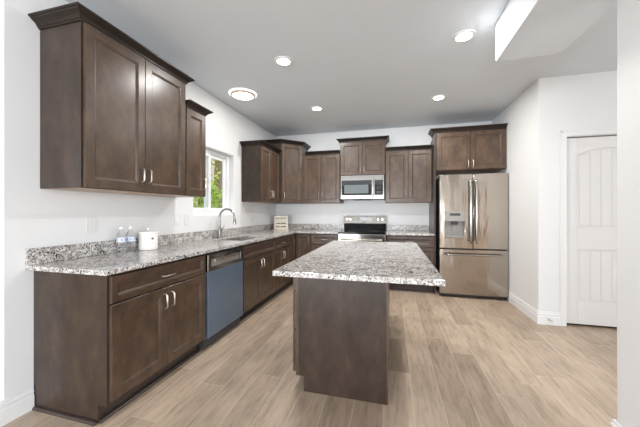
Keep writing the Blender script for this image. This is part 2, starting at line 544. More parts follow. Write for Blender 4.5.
# ------------------------------------------------------------------ white door on the right
dr = MB()
W, H = 0.762, 2.035
dx0 = DX0 + 0.015; dz0 = 0.022
Y0d = YC + 0.030                                        # front face of the door slab
dr.box(dx0, dx0 + W, Y0d + 0.012, Y0d + 0.035, dz0, dz0 + H)
def arch(xa, xb, zs, rise, n=16, rev=False):
    pts = [(xa + (xb - xa) * k / n, zs + rise * (1 - (2 * k / n - 1) ** 2)) for k in range(n + 1)]
    return pts[::-1] if rev else pts
st = 0.117
pl, prr = dx0 + st, dx0 + W - st
zb0, zb1, zu0, zu1, rise = 0.27, 0.835, 1.075, 1.862, 0.072
f0, f1 = Y0d, Y0d + 0.0121
dr.box(dx0, pl, f0, f1, dz0, dz0 + H); dr.box(prr, dx0 + W, f0, f1, dz0, dz0 + H)
dr.box(pl, prr, f0, f1, dz0, zb0); dr.box(pl, prr, f0, f1, zb1, zu0)
dr.prism([(pl, dz0 + H)] + arch(pl, prr, zu1, rise) + [(prr, dz0 + H)], f0, f1, 'Y')
door_o = struct('door_1', dr, 'door', bevel=0.0045)
def planks(z0, z1, rise_):
    m = MB(); inset = 0.022; n = 5
    xa, xb = pl + inset, prr - inset
    top = lambda x: z1 - inset + (rise_ * (1 - (2 * (x - pl) / (prr - pl) - 1) ** 2) if rise_ else 0)
    for k in range(n):
        a = xa + (xb - xa) * k / n + (0.0012 if k else 0); b = xa + (xb - xa) * (k + 1) / n - (0.0012 if k < n - 1 else 0)
        pts = [(a, z0 + inset), (b, z0 + inset)] + [(b + (a - b) * j / 4, top(b + (a - b) * j / 4)) for j in range(5)]
        m.prism(pts, Y0d + 0.004, Y0d + 0.0125, 'Y')
    m.build('door_panel', 'door', door_o, bevel=0.003)
planks(zb0, zb1, 0); planks(zu0, zu1, rise)
for z in (1.74, 1.215, 0.30):
    MB().box(dx0 - 0.012, dx0 + 0.010, Y0d - 0.006, Y0d - 0.001, z, z + 0.09).lathe([(0.006, 0), (0.006, 0.094)], (dx0 - 0.002, Y0d - 0.007, z - 0.002), 10).build('hinge', 'bronze' if z < 1 else 'nickel', door_o)
MB().lathe([(0.026, 0), (0.026, 0.008), (0.012, 0.014), (0.012, 0.03), (0.027, 0.042), (0.029, 0.055), (0.018, 0.066), (0, 0.068)], (0, 0, 0), 20).move(lambda x, y, z: (dx0 + W - 0.07 + x, Y0d - z, 0.97 + y)).build('door_knob', 'nickel', door_o, smooth=40)
cas = MB()
CW = 0.056
CP = [(0, 0), (0, 0.012), (0.01, 0.018), (0.03, 0.018), (0.036, 0.013), (0.048, 0.011), (CW, 0.006), (CW, 0)]
def casing_piece(m, x0, x1, z0, z1): m.box(x0, x1, YC - 0.018, YC - 0.001, z0, z1)
m = MB()
m.box(DX0 - 0.046, DX0 + 0.012, YC - 0.016, YC - 0.001, 0.0005, DZ - 0.006 + 0.056)
m.box(DX0 - 0.046, DX0 - 0.030, YC - 0.022, YC - 0.016, 0.0005, DZ - 0.006 + 0.056)
m.box(DX1 - 0.012, DX1 + 0.046, YC - 0.016, YC - 0.001, 0.0005, DZ - 0.006 + 0.056)
m.box(DX1 + 0.030, DX1 + 0.046, YC - 0.022, YC - 0.016, 0.0005, DZ - 0.006 + 0.056)
m.box(DX0 + 0.012, DX1 - 0.012, YC - 0.016, YC - 0.001, DZ - 0.006, DZ - 0.006 + 0.056)
m.box(DX0 - 0.046, DX1 + 0.046, YC - 0.022, YC - 0.016, DZ - 0.006 + 0.040, DZ - 0.006 + 0.056)
struct('trim_1', m, 'trim', bevel=0.004)
# jamb behind the casing
m = MB()
m.box(DX0 + 0.001, DX0 + 0.0125, YC, YC + 0.119, 0.001, DZ - 0.001)
m.box(DX1 - 0.0125, DX1 - 0.001, YC, YC + 0.119, 0.001, DZ - 0.001)
m.box(DX0 + 0.0125, DX1 - 0.0125, YC, YC + 0.119, DZ - 0.0125, DZ - 0.001)
struct('trim_2', m, 'trim')

# ------------------------------------------------------------------ cabinet builders (local: x right, front at -y, z up)
def front_mesh(x0, x1, z0, z1, yb, t=0.020, fw=0.058, rec=0.0125):
    # five-piece door front: flat frame, small step, sloped inner edge and recessed flat panel
    m = MB()
    yf = yb - t
    c = 0.0025
    def ring(d, y):
        return [m.bm.verts.new(p) for p in ((x0 + d, y, z0 + d), (x1 - d, y, z0 + d), (x1 - d, y, z1 - d), (x0 + d, y, z1 - d))]
    R = [ring(0, yb), ring(0, yf + c), ring(c, yf), ring(fw, yf), ring(fw + 0.002, yf + 0.005), ring(fw + 0.006, yf + 0.0055), ring(fw + 0.016, yf + rec)]
    for a, b in zip(R, R[1:]):
        for k in range(4):
            m.bm.faces.new((a[k], a[(k + 1) % 4], b[(k + 1) % 4], b[k]))
    m.bm.faces.new(R[0]); m.bm.faces.new(R[-1])
    return m

def pull_mesh(cx, cz, yb, vertical, L=0.108):
    h = L / 2
    path = [(-h, 0), (-h * 0.93, -0.016), (-h * 0.70, -0.027), (h * 0.70, -0.027), (h * 0.93, -0.016), (h, 0)]
    m = MB()
    if vertical:
        m.tube([(cx, yb + q, cz + p) for p, q in path], 0.0058, 8)
    else:
        m.tube([(cx + p, yb + q, cz) for p, q in path], 0.0058, 8)
    return m

def door(root, x0, x1, z0, z1, depth, pull=None, fw=0.058, mat='wood'):
    d = front_mesh(x0, x1, z0, z1, -depth - 0.001, fw=fw).build('door', mat, root)
    if pull:
        pull_mesh(pull[0], pull[1], -depth - 0.021, True, pull[2] if len(pull) > 2 else 0.108).build('handle', 'nickel', d, smooth=40)
    return d

def drawer(root, x0, x1, z0, z1, depth, pull=True, fw=0.036, L=0.118):
    d = front_mesh(x0, x1, z0, z1, -depth - 0.001, fw=fw).build('drawer', 'wood_h', root)
    if pull:
        pull_mesh((x0 + x1) / 2, (z0 + z1) / 2, -depth - 0.021, False, L).build('handle', 'nickel', d, smooth=40)
    return d

def carcass(w, d, z0, z1, top=True, x0=0.0):
    t = 0.018
    m = MB()
    m.box(x0, x0 + t, -d, -0.001, z0, z1); m.box(x0 + w - t, x0 + w, -d, -0.001, z0, z1)
    m.box(x0 + t, x0 + w - t, -d, -0.001, z0, z0 + t)
    m.box(x0 + t, x0 + w - t, -0.008, -0.001, z0 + t, z1)
    if top:
        m.box(x0 + t, x0 + w - t, -d, -0.008, z1 - t, z1)
    # face frame
    s = 0.038
    m.box(x0 + t, x0 + s, -d, -d + 0.019, z0 + t, z1 - (t if top else 0)); m.box(x0 + w - s, x0 + w - t, -d, -d + 0.019, z0 + t, z1 - (t if top else 0))
    m.box(x0 + s, x0 + w - s, -d, -d + 0.019, z0 + t, z0 + s); m.box(x0 + s, x0 + w - s, -d, -d + 0.019, z1 - s, z1 - (t if top else 0))
    return m

CROWN = [(0.001, -0.008), (0.008, -0.008), (0.010, 0.001), (0.016, 0.003), (0.017, 0.009), (0.026, 0.021), (0.039, 0.031), (0.049, 0.037), (0.052, 0.042), (0.061, 0.045), (0.063, 0.055), (0.001, 0.055)]
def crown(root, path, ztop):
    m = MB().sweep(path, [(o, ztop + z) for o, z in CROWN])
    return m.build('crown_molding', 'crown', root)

def wall_cab(label, loc, rz, w, d, z0, z1, ndoor, handle_side='m', crown_path=None, group='wall cabinets', fw=0.058, hz=0.125, over=0.004, end=None, nm='wall_cabinet'):
    r = thing(nm, label, 'cabinet', loc, rz, group)
    carcass(w, d, z0, z1).build('cabinet_body', 'wood_flat', r, bevel=0.001)
    MB().box(0.020, w - 0.020, -d + 0.006, -0.010, z0 - 0.0006, z0 - 0.0001).build('bottom_panel', 'raw', r)
    z0d, z1d = z0 + 0.004, z1 - 0.012
    if ndoor == 2:
        xm = w / 2
        door(r, over, xm - 0.0017, z0d, z1d, d, (xm - 0.032, z0d + hz), fw)
        door(r, xm + 0.0017, w - over, z0d, z1d, d, (xm + 0.032, z0d + hz), fw)
    else:
        hx = w - 0.036 if handle_side == 'r' else 0.036
        door(r, over, w - over, z0d, z1d, d, (hx, z0d + hz), fw)
    if crown_path:
        crown(r, crown_path, z1)
    return r

LOW, TALL = 2.250, 2.434
UDL = 0.352            # left wall cabinets
UDB = 0.352            # back wall cabinets
# --- left wall, near window
aY, aW = 1.302, 0.893
wall_cab('large dark brown two-door wall cabinet nearest the camera on the left wall', (0, aY, 0), PI / 2, aW, UDL, ZU, TALL, 2,
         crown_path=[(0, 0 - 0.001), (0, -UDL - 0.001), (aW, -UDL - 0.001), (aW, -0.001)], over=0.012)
bY = aY + aW + 0.002
bW = 0.282
wall_cab('short narrow single-door wall cabinet between the large cabinet and the window', (0, bY, 0), PI / 2, bW, UDL - 0.004, ZU, LOW - 0.02, 1, 'r',
         crown_path=[(0, -UDL + 0.003), (bW, -UDL + 0.003), (bW, -0.001)])
# --- left wall beyond window
cY, cW, cD = 3.81, 0.686, 0.318
wall_cab('dark brown two-door wall cabinet beyond the window with a shiny end panel', (0, cY, 0), PI / 2, cW, cD, ZU, LOW - 0.005, 2,
         crown_path=[(0, -0.001), (0, -cD - 0.001), (cW, -cD - 0.001)], fw=0.05)
# --- diagonal corner cabinet
dY0 = cY + cW + 0.003
r = thing('corner_wall_cabinet', 'tall diagonal corner wall cabinet with one door, over the cream sign', 'cabinet', (0, 0, 0))
dl, drx = 0.36, 0.652
A_, B_ = Vector((dl, dY0)), Vector((drx, YB - 0.36))
MB().prism([(0.001, YB - 0.001), (0.001, dY0), (dl, dY0), (drx, YB - 0.36), (drx, YB - 0.001)], ZU, TALL).build('cabinet_body', 'wood_flat', r, bevel=0.001)
dirv = (B_ - A_); Ld = dirv.length; ang = math.atan2(dirv.y, dirv.x)
dm = front_mesh(0.012, Ld - 0.004, ZU + 0.004, TALL - 0.012, -0.001, fw=0.055).rot_z(ang, (A_.x, A_.y, 0)).build('door', 'wood', r)
pull_mesh(0.045, ZU + 0.13, -0.021, True).rot_z(ang, (A_.x, A_.y, 0)).build('handle', 'nickel', dm, smooth=40)
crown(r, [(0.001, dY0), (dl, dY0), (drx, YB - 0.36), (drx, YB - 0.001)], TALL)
# --- back wall
def backcab(label, x0, x1, z0, z1, path, d=UDB, fw=0.058, hz=0.125, gr='wall cabinets'):
    return wall_cab(label, (x0, YB, 0), 0, x1 - x0, d, z0, z1, 2, crown_path=path, fw=fw, hz=hz, group=gr, over=0.006)
eX0, eX1 = 0.656, 1.346
w = eX1 - eX0
backcab('two-door wall cabinet on the back wall between the corner cabinet and the microwave', eX0, eX1, ZU, LOW + 0.005, [(0.066, -UDB - 0.001), (w - 0.002, -UDB - 0.001)])
w = 2.107 - 1.348
backcab('short raised two-door wall cabinet directly above the microwave', 1.348, 2.107, 1.868, TALL + 0.012, [(0, -0.001), (0, -UDB - 0.001), (w, -UDB - 0.001), (w, -0.001)], fw=0.055, hz=0.085)
w = 2.831 - 2.109
backcab('two-door wall cabinet on the back wall between microwave and refrigerator', 2.109, 2.831, ZU, LOW + 0.005, [(0.002, -UDB - 0.001), (w - 0.002, -UDB - 0.001)])
w = XR - 0.003 - 2.859
hD = 0.61
hc = backcab('deep short two-door cabinet above the stainless refrigerator', 2.859, XR - 0.003, 1.866, TALL + 0.004, [(-0.025, -0.372), (-0.025, -hD - 0.001), (w - 0.001, -hD - 0.001)], d=hD, fw=0.058, hz=0.08)
r = thing('refrigerator_end_panel', 'tall dark wood end panel standing left of the refrigerator', 'panel', (2.834, YB, 0))
MB().box(0, 0.022, -hD, -0.001, 0.0005, 1.864).box(0, 0.022, -hD, -0.36, 1.864, TALL).build('panel', 'wood_flat', r, bevel=0.001)

# --- base cabinets
def base_cab(label, loc, rz, w, group='base cabinets', top=False):
    r = thing('base_cabinet', label, 'cabinet', loc, rz, group)
    return r
KD = 0.525
def toe(r, x0, x1):
    MB().box(x0, x1, -KD, -KD + 0.016, 0.0005, TOE - 0.0005).build('toe_kick', 'toe', r)
def full_base(label, loc, rz, w, fronts, end_left=False, x0=0.0):
    r = base_cab(label, loc, rz, w)
    carcass(w, BD, TOE, CB - 0.001, top=False).build('cabinet_body', 'wood_flat', r, bevel=0.001)
    toe(r, 0.018 if end_left else 0.0, w)
    fronts(r, w)
    return r
zd0, zd1, zr0, zr1 = 0.128, 0.697, 0.706, 0.866
pY, pW = 1.276, 0.868
def f1(r, w):
    drawer(r, 0.008, w - 0.006, zr0, zr1, BD)
    xm = 0.008 + (w - 0.014) / 2
    door(r, 0.008, xm - 0.0017, zd0, zd1, BD, (xm - 0.034, 0.60))
    door(r, xm + 0.0017, w - 0.006, zd0, zd1, BD, (xm + 0.034, 0.60))
r1 = full_base('base cabinet with one wide drawer and two doors nearest the camera', (0, pY, 0), PI / 2, pW, f1, True)
# finished end panel with the toe notch
MB().prism([(-0.001, 0.0005), (-KD - 0.004, 0.0005), (-KD - 0.004, TOE), (-BD - 0.0005, TOE), (-BD - 0.0005, CB - 0.001), (-0.001, CB - 0.001)], -0.007, -0.0002, 'X').build('end_panel', 'wood_flat', r1, bevel=0.001)
MB().box(-0.009, 0.014, -KD - 0.010, -KD - 0.0045, 0.0005, TOE + 0.02).build('corner_strip', 'wood_flat', r1, bevel=0.002)

sY, sW = 2.782, 0.882
def f2(r, w):
    drawer(r, 0.005, w - 0.004, zr0, zr1, BD, pull=False)
    xm = w / 2
    door(r, 0.005, xm - 0.0017, zd0, zd1, BD, (xm - 0.034, 0.60))
    door(r, xm + 0.0017, w - 0.004, zd0, zd1, BD, (xm + 0.034, 0.60))
full_base('sink base cabinet with plain false drawer front and two doors, under the window', (0, sY, 0), PI / 2, sW, f2)
tY, tW = 3.666, 0.570
def f3(r, w):
    drawer(r, 0.005, w - 0.005, zr0, zr1, BD, L=0.10)
    xm = w / 2
    door(r, 0.005, xm - 0.0017, zd0, zd1, BD, (xm - 0.030, 0.60), 0.05)
    door(r, xm + 0.0017, w - 0.005, zd0, zd1, BD, (xm + 0.030, 0.60), 0.05)
full_base('smaller base cabinet with drawer and two narrow doors, right of the sink base', (0, tY, 0), PI / 2, tW, f3)
# corner base cabinet, L-shaped
kY = tY + tW + 0.003
r = thing('corner_base_cabinet', 'corner base cabinet with narrow door where the two counters meet', 'cabinet', (0, 0, 0), 0, 'base cabinets')
MB().cells([0.001, BD, 0.886], [kY, YB - BD, YB - 0.001], TOE, CB - 0.001, {(1, 0)}).build('cabinet_body', 'wood_flat', r, bevel=0.001)
front_mesh(0.634 - 0.0, 0.882, zd0, zr1, 0, fw=0.05).move(lambda x, y, z: (x, YB - BD - 0.001 + y, z)).build('door', 'wood', r)
d = [c for c in r.children if c.name.startswith('door')][0]
pull_mesh(0.852, 0.76, YB - BD - 0.021, True).build('handle', 'nickel', d, smooth=40)
front_mesh(kY + 0.004, YB - BD - 0.026, zd0, zr1, 0, fw=0.04).move(lambda x, y, z: (BD + 0.001 - y, x, z)).build('door', 'wood', r)
MB().box(KD - 0.016, KD, kY, YB - KD + 0.016, 0.0005, TOE - 0.0005).box(KD, 0.886, YB - KD, YB - KD + 0.016, 0.0005, TOE - 0.0005).build('toe_kick', 'toe', r)
# back wall base units
def f4(r, w):
    for z0, z1 in ((zr0, zr1), (0.42, 0.697), (zd0, 0.412)):
        drawer(r, 0.006, w - 0.006, z0, z1, BD, fw=0.042)
full_base('drawer base cabinet left of the range on the back wall', (0.889, YB, 0), 0, 1.352 - 0.889, f4)
full_base('drawer base cabinet between the range and the refrigerator', (2.128, YB, 0), 0, 2.832 - 2.128, f4)

# shoe moldings along the floor
SH = [(0.0005, 0.0006), (0.018, 0.0006), (0.0165, 0.008), (0.011, 0.0145), (0.0005, 0.017)]
struct('trim_3', MB().sweep([(KD + 0.011, 1.272), (KD + 0.011, 2.144)][::-1], [(-o, z) for o, z in SH]), 'toe')
struct('trim_4', MB().sweep([(0.018, pY - 0.0075), (KD + 0.010, pY - 0.0125)], SH), 'toe')
struct('trim_5', MB().sweep([(KD + 0.001, sY), (KD + 0.001, YB - KD - 0.02)][::-1], [(-o, z) for o, z in SH]), 'toe')

# ------------------------------------------------------------------ countertops
def counter(label, us, vs, empty, splash):
    r = thing('countertop', label, 'countertop', (0, 0, 0), 0, 'granite countertops')
    MB().cells(us, vs, CB, CT, empty).build('counter_slab', 'granite', r, bevel=0.004)
    for b in splash:
        MB().box(*b).build('backsplash', 'granite', r, bevel=0.002)
    return r
SX0, SX1, SY0, SY1 = 0.135, 0.545, 2.885, 3.545       # sink cut-out
OV = 0.645
counter('long L-shaped speckled granite countertop with the sink, along the left wall',
        [0.001, SX0, SX1, OV, 1.358], [1.227, SY0, SY1, YB - OV, YB - 0.001], {(1, 1), (3, 0), (3, 1), (3, 2)},
        [(0.001, 0.021, 1.227, YB - 0.001, CT + 0.0002, 1.016), (0.0215, 1.358, YB - 0.021, YB - 0.001, CT + 0.0002, 1.016)])
counter('short speckled granite countertop between the range and the refrigerator', [2.125, 2.832], [YB - OV, YB - 0.001], set(),
        [(2.125, 2.832, YB - 0.021, YB - 0.001, CT + 0.0002, 1.016)])

# ------------------------------------------------------------------ sink and faucet
r = thing('kitchen_sink', 'undermount stainless sink set in the granite below the window', 'sink', (0, 0, 0))
m = MB()
a = 0.006
zt = CB - 0.001
m.cells([SX0 - 0.02, SX0 - a, SX1 + a, SX1 + 0.02], [SY0 - 0.02, SY0 - a, SY1 + a, SY1 + 0.02], zt - 0.003, zt, {(1, 1)})
m.cells([SX0 - a, SX0 - a + 0.002, SX1 + a - 0.002, SX1 + a], [SY0 - a, SY0 - a + 0.002, SY1 + a - 0.002, SY1 + a], zt - 0.21, zt - 0.0005, {(1, 1)})
m.box(SX0 - a, SX1 + a, SY0 - a, SY1 + a, zt - 0.213, zt - 0.21)
m.build('basin', 'sink', r, smooth=30)
MB().lathe([(0.045, 0), (0.045, 0.003), (0.03, 0.001), (0, 0.001)], (0.34, 3.21, zt - 0.2095), 20).build('drain', 'faucet', r, smooth=40)

r = thing('kitchen_faucet', 'brushed nickel gooseneck faucet with side lever behind the sink', 'faucet', (0.082, 3.135, CT + 0.0005))
MB().lathe([(0.031, 0), (0.031, 0.006), (0.026, 0.012), (0.024, 0.02), (0.021, 0.09), (0.021, 0.125), (0.0165, 0.137), (0, 0.137)], (0, 0, 0), 24).build('faucet_base', 'faucet', r, smooth=35)
path = [(0, 0, 0.13), (0, 0, 0.20)]
R0, zc0 = 0.105, 0.262
path.append((0, 0, zc0))
for k in range(1, 15):
    a = PI - k * (PI * 1.02) / 14
    path.append((R0 + R0 * math.cos(a), 0, zc0 + R0 * math.sin(a)))
ex = path[-1]
path.append((ex[0] + 0.002, 0, ex[2] - 0.015))
MB().tube(path, 0.0125, 12).build('spout', 'faucet', r, smooth=50)
MB().lathe([(0.011, 0.0), (0.020, 0.003), (0.021, 0.03), (0.017, 0.055), (0.0135, 0.075), (0, 0.075)][0:], (ex[0] + 0.004, 0, ex[2] - 0.082), 18).build('spray_head', 'faucet', r, smooth=40)
MB().tube([(0, 0.015, 0.085), (0, 0.045, 0.098), (0, 0.075, 0.122), (0, 0.100, 0.150)], [0.013, 0.011, 0.008, 0.006], 10).build('lever', 'faucet', r, smooth=50)

# ------------------------------------------------------------------ dishwasher
wY0, wY1 = 2.150, 2.774
r = thing('dishwasher', 'dishwasher with blue film on its door and stainless top strip', 'dishwasher', (0, wY0, 0), PI / 2)
w = wY1 - wY0
MB().box(0.010, w - 0.010, -0.585, -0.02, 0.02, CB - 0.006).build('tub_body', 'charcoal', r)
MB().box(0.004, w - 0.004, -0.53, -0.515, 0.004, 0.105).build('kick_plate', 'black', r)
MB().box(0.011, w - 0.006, -0.625, -0.587, 0.112, 0.708).build('door_panel', 'film', r, bevel=0.004)
cp = MB()
cp.cells([0.011, 0.065, w - 0.055, w - 0.006], [0.710, 0.745, 0.815, 0.860], -0.627, -0.587, {(1, 1)}, 'XZ')
cpo = cp.build('control_panel', 'steel', r, bevel=0.004)
MB().box(0.066, w - 0.056, -0.606, -0.590, 0.746, 0.814).build('handle_pocket', 'greyplastic', cpo)
MB().box(0.12, w - 0.10, -0.626, -0.607, 0.778, 0.812).build('handle', 'nickel', cpo, bevel=0.006)
MB().box(0.225, 0.245, -0.6285, -0.6262, 0.788, 0.797).build('badge', 'black', cpo)

# ------------------------------------------------------------------ range
gx0, gx1 = 1.364, 2.120
r = thing('range', 'stainless electric range with black glass cooktop on the back wall', 'stove', (gx0, YB, 0))
w = gx1 - gx0
MB().box(0.002, w - 0.002, -0.640, -0.02, 0.03, 0.895).build('range_body', 'charcoal', r)
for sx in (0.05, w - 0.05):
    for sy in (-0.58, -0.08):
        MB().lathe([(0.018, 0.0005), (0.018, 0.03)], (sx, sy, 0), 12).build('foot', 'black', r)
MB().box(0.0, w, -0.668, -0.09, 0.8955, 0.922).build('cooktop', 'blackglass', r, bevel=0.005)
for bx, by, br in ((0.2, -0.5, 0.105), (0.56, -0.5, 0.085), (0.2, -0.23, 0.08), (0.56, -0.23, 0.105)):
    MB().lathe([(br - 0.004, 0), (br, 0), (br, 0.0006), (br - 0.004, 0.0006), (br - 0.004, 0)], (bx, by, 0.9221), 32).build('burner_ring', 'ring_burner', r)
MB().prism([(-0.09, 0.90), (-0.105, 1.035), (-0.02, 1.035), (-0.02, 0.90)], 0.004, w - 0.004, 'X').build('back_riser', 'blackglass', r, bevel=0.003)
bgz0, bgz1 = 1.0355, 1.176
bg_ = MB().prism([(-0.118, bgz0), (-0.096, bgz1), (-0.022, bgz1), (-0.022, bgz0)], 0.002, w - 0.002, 'X').build('backguard', 'steel', r, bevel=0.006)
yk = lambda z: -0.118 + 0.022 * (z - bgz0) / (bgz1 - bgz0)
MB().box(0.235, 0.515, yk(1.12) - 0.004, yk(1.12) + 0.012, 1.090, 1.150).build('display', 'blackglass', bg_, bevel=0.002)
for px in (0.262, 0.292, 0.322, 0.43, 0.46, 0.49):
    for pz in (1.105, 1.126):
        MB().box(px - 0.008, px + 0.008, yk(1.12) - 0.0048, yk(1.12) - 0.0041, pz, pz + 0.006).build('touch_key', 'greyplastic', bg_)
MB().box(0.345, 0.405, yk(1.06) - 0.003, yk(1.06) + 0.008, 1.058, 1.070).build('badge', 'charcoal', bg_, bevel=0.002)
for kx in (0.068, 0.126, w - 0.140, w - 0.068):
    MB().lathe([(0.030, 0.0), (0.030, 0.006), (0.024, 0.010), (0.021, 0.032), (0.017, 0.036), (0, 0.036)], (0, 0, 0), 20).move(lambda x, y, z: (kx + x, yk(1.112) + 0.004 - z, 1.112 + y)).build('knob', 'nickel', bg_, smooth=35)
od = MB().cells([0.004, 0.12, w - 0.12, w - 0.004], [0.215, 0.36, 0.66, 0.892], -0.672, -0.642, {(1, 1)}, 'XZ').build('oven_door', 'steel', r, bevel=0.004)
MB().box(0.121, w - 0.121, -0.666, -0.645, 0.361, 0.659).build('oven_window', 'blackglass', od)
MB().tube([(0.06, -0.674, 0.80), (0.06, -0.715, 0.805), (0.08, -0.724, 0.806), (w - 0.08, -0.724, 0.806), (w - 0.06, -0.715, 0.805), (w - 0.06, -0.674, 0.80)], 0.011, 10).build('handle', 'nickel', od, smooth=45)
MB().box(0.004, w - 0.004, -0.668, -0.642, 0.045, 0.208).build('storage_drawer', 'steel', r, bevel=0.004)

# ------------------------------------------------------------------ microwave
mx0, mx1 = 1.362, 2.090
r = thing('microwave', 'stainless over-the-range microwave below the raised cabinet', 'microwave', (mx0, YB, 0))
w = mx1 - mx0
z0, z1 = 1.460, 1.862
MB().box(0, w, -0.385, -0.002, z0, z1).build('microwave_body', 'charcoal', r)
fr = MB().cells([0.001, 0.022, 0.522, 0.572, w - 0.022, w - 0.001], [z0 + 0.001, z0 + 0.070, z1 - 0.088, z1 - 0.001], -0.415, -0.386, {(1, 1), (3, 1)}, 'XZ').build('door', 'micro', r, bevel=0.003)
MB().box(0.0225, 0.5215, -0.411, -0.388, z0 + 0.0705, z1 - 0.0885).build('window', 'blackglass', fr)
MB().box(0.065, 0.470, -0.4125, -0.4112, z0 + 0.098, z1 - 0.16).build('window_inset', 'greyglass', fr)  # lighter grey sheet over the black glass
kp = MB().box(0.5725, w - 0.0225, -0.411, -0.388, z0 + 0.0705, z1 - 0.0885).build('control_panel', 'blackglass', r)
MB().lathe([(0.026, 0), (0.026, 0.001), (0.023, 0.001), (0.023, 0), (0.026, 0)], (0, 0, 0), 24).move(lambda x, y, z: (0.642 + x, -0.4112 - z, z0 + 0.185 + y)).build('dial_ring', 'greyplastic', kp)
for i in range(3):
    for j in range(2):
        MB().box(0.607 + i * 0.028, 0.621 + i * 0.028, -0.4121, -0.4112, z0 + 0.095 + j * 0.022, z0 + 0.103 + j * 0.022).build('touch_key', 'greyplastic', kp)
MB().tube([(0.547, -0.416, z0 + 0.055), (0.547, -0.442, z0 + 0.065), (0.547, -0.446, z0 + 0.09), (0.547, -0.446, z1 - 0.10), (0.547, -0.442, z1 - 0.075), (0.547, -0.416, z1 - 0.065)], 0.011, 10).build('handle', 'nickel', fr, smooth=45)
MB().box(0.20, w - 0.22, -0.36, -0.20, z0 - 0.014, z0 - 0.0005).build('vent_grille', 'black', r, bevel=0.004)

# ------------------------------------------------------------------ refrigerator
fx0, fx1, fyf = 2.888, 3.784, 4.408
r = thing('refrigerator', 'stainless french-door refrigerator with water dispenser and bottom freezer', 'refrigerator', (fx0, fyf, 0))
w = fx1 - fx0
MB().box(0.006, w - 0.006, 0.085, 0.69, 0.045, 1.755).build('cabinet_body', 'charcoal', r)
MB().box(0.012, w - 0.012, 0.05, 0.12, 0.012, 0.044).build('kick_grille', 'black', r)
for sx in (0.08, w - 0.08):
    MB().lathe([(0.022, 0.0005), (0.022, 0.012)], (sx, 0.09, 0), 12).build('foot', 'black', r)
    MB().lathe([(0.022, 0.0005), (0.022, 0.045)], (sx, 0.6, 0), 12).build('foot', 'black', r)
half = w / 2
def bow(xa, xb, amt):
    xc, hw = (xa + xb) / 2, (xb - xa) / 2
    return lambda x, y, z: (x, y - (amt * (1 - ((x - xc) / hw) ** 2) if y < 0.03 else 0), z)
def frange(a, b, n):
    return [a + (b - a) * k / n for k in range(n + 1)]
dz0_, dz1_ = 0.716, 1.792
hx0, hx1, hz0, hz1 = 0.082, 0.338, 0.872, 1.105       # dispenser recess in the left door
us = sorted(set([round(u, 4) for u in frange(0.003, hx0, 3) + frange(hx0, hx1, 8) + frange(hx1, half - 0.003, 4)]))
i0, i1 = us.index(round(hx0, 4)), us.index(round(hx1, 4))
ldo = MB().cells(us, [dz0_, hz0, hz1, dz1_], 0.012, 0.080, {(i, 1) for i in range(i0, i1)}, 'XZ').move(bow(0.003, w - 0.003, 0.012)).build('fridge_door', 'fridge', r, bevel=0.006, smooth=35)
rdo = MB().cells(frange(half + 0.003, w - 0.003, 14), [dz0_, dz1_], 0.012, 0.080, set(), 'XZ').move(bow(0.003, w - 0.003, 0.012)).build('fridge_door', 'fridge', r, bevel=0.006, smooth=35)
fdo = MB().cells(frange(0.003, w - 0.003, 24), [0.052, 0.700], 0.012, 0.080, set(), 'XZ').move(bow(0.003, w - 0.003, 0.012)).build('freezer_drawer', 'fridge', r, bevel=0.006, smooth=35)
# dispenser
dsp = MB().box(hx0 - 0.004, hx1 + 0.004, -0.006, 0.004, hz1 + 0.002, 1.248).build('dispenser_panel', 'greyplastic', ldo, bevel=0.004)
m = MB()
m.box(hx0 + 0.001, hx1 - 0.001, 0.074, 0.079, hz0 + 0.001, hz1 - 0.001)
m.box(hx0 + 0.0005, hx0 + 0.004, 0.004, 0.079, hz0 + 0.001, hz1 - 0.001)
m.box(hx1 - 0.004, hx1 - 0.0005, 0.004, 0.079, hz0 + 0.001, hz1 - 0.001)
m.box(hx0 + 0.004, hx1 - 0.004, 0.004, 0.079, hz0 + 0.001, hz0 + 0.018)
m.build('dispenser_recess', 'greyplastic', ldo)
MB().box(0.165, 0.255, 0.015, 0.072, hz1 - 0.045, hz1 - 0.002).build('dispenser_nozzle', 'charcoal', ldo, bevel=0.004)
MB().box(0.180, 0.240, 0.045, 0.058, hz0 + 0.075, hz1 - 0.05).build('dispenser_paddle', 'greyplastic', ldo, bevel=0.004)
MB().box(0.14, 0.28, -0.0075, -0.0062, 1.19, 1.225).build('dispenser_display', 'charcoal', ldo)
def fhandle(pts, parent):
    MB().tube(pts, [0.014, 0.016] + [0.019] * (len(pts) - 4) + [0.016, 0.014], 12, 0.75).build('handle', 'steel', parent, smooth=50)
for hx, par in ((half - 0.040, ldo), (half + 0.034, rdo)):
    pts = [(hx, -0.001, 1.69), (hx, -0.035, 1.70)] + [(hx, -0.046 - 0.012 * math.sin(PI * k / 10), 1.69 - 0.87 * k / 10) for k in range(11)] + [(hx, -0.035, 0.81), (hx, -0.001, 0.82)]
    fhandle(pts, par)
pts = [(0.085, 0.004, 0.634), (0.075, -0.035, 0.634)] + [(0.085 + (w - 0.17) * k / 10, -0.046 - 0.016 * math.sin(PI * k / 10), 0.634) for k in range(11)] + [(w - 0.075, -0.035, 0.634), (w - 0.085, 0.004, 0.634)]
fhandle(pts, fdo)
for sx in (0.05, w - 0.05):
    MB().box(sx - 0.035, sx + 0.035, 0.084, 0.16, 1.7555, 1.778).build('hinge_cover', 'charcoal', r, bevel=0.004)

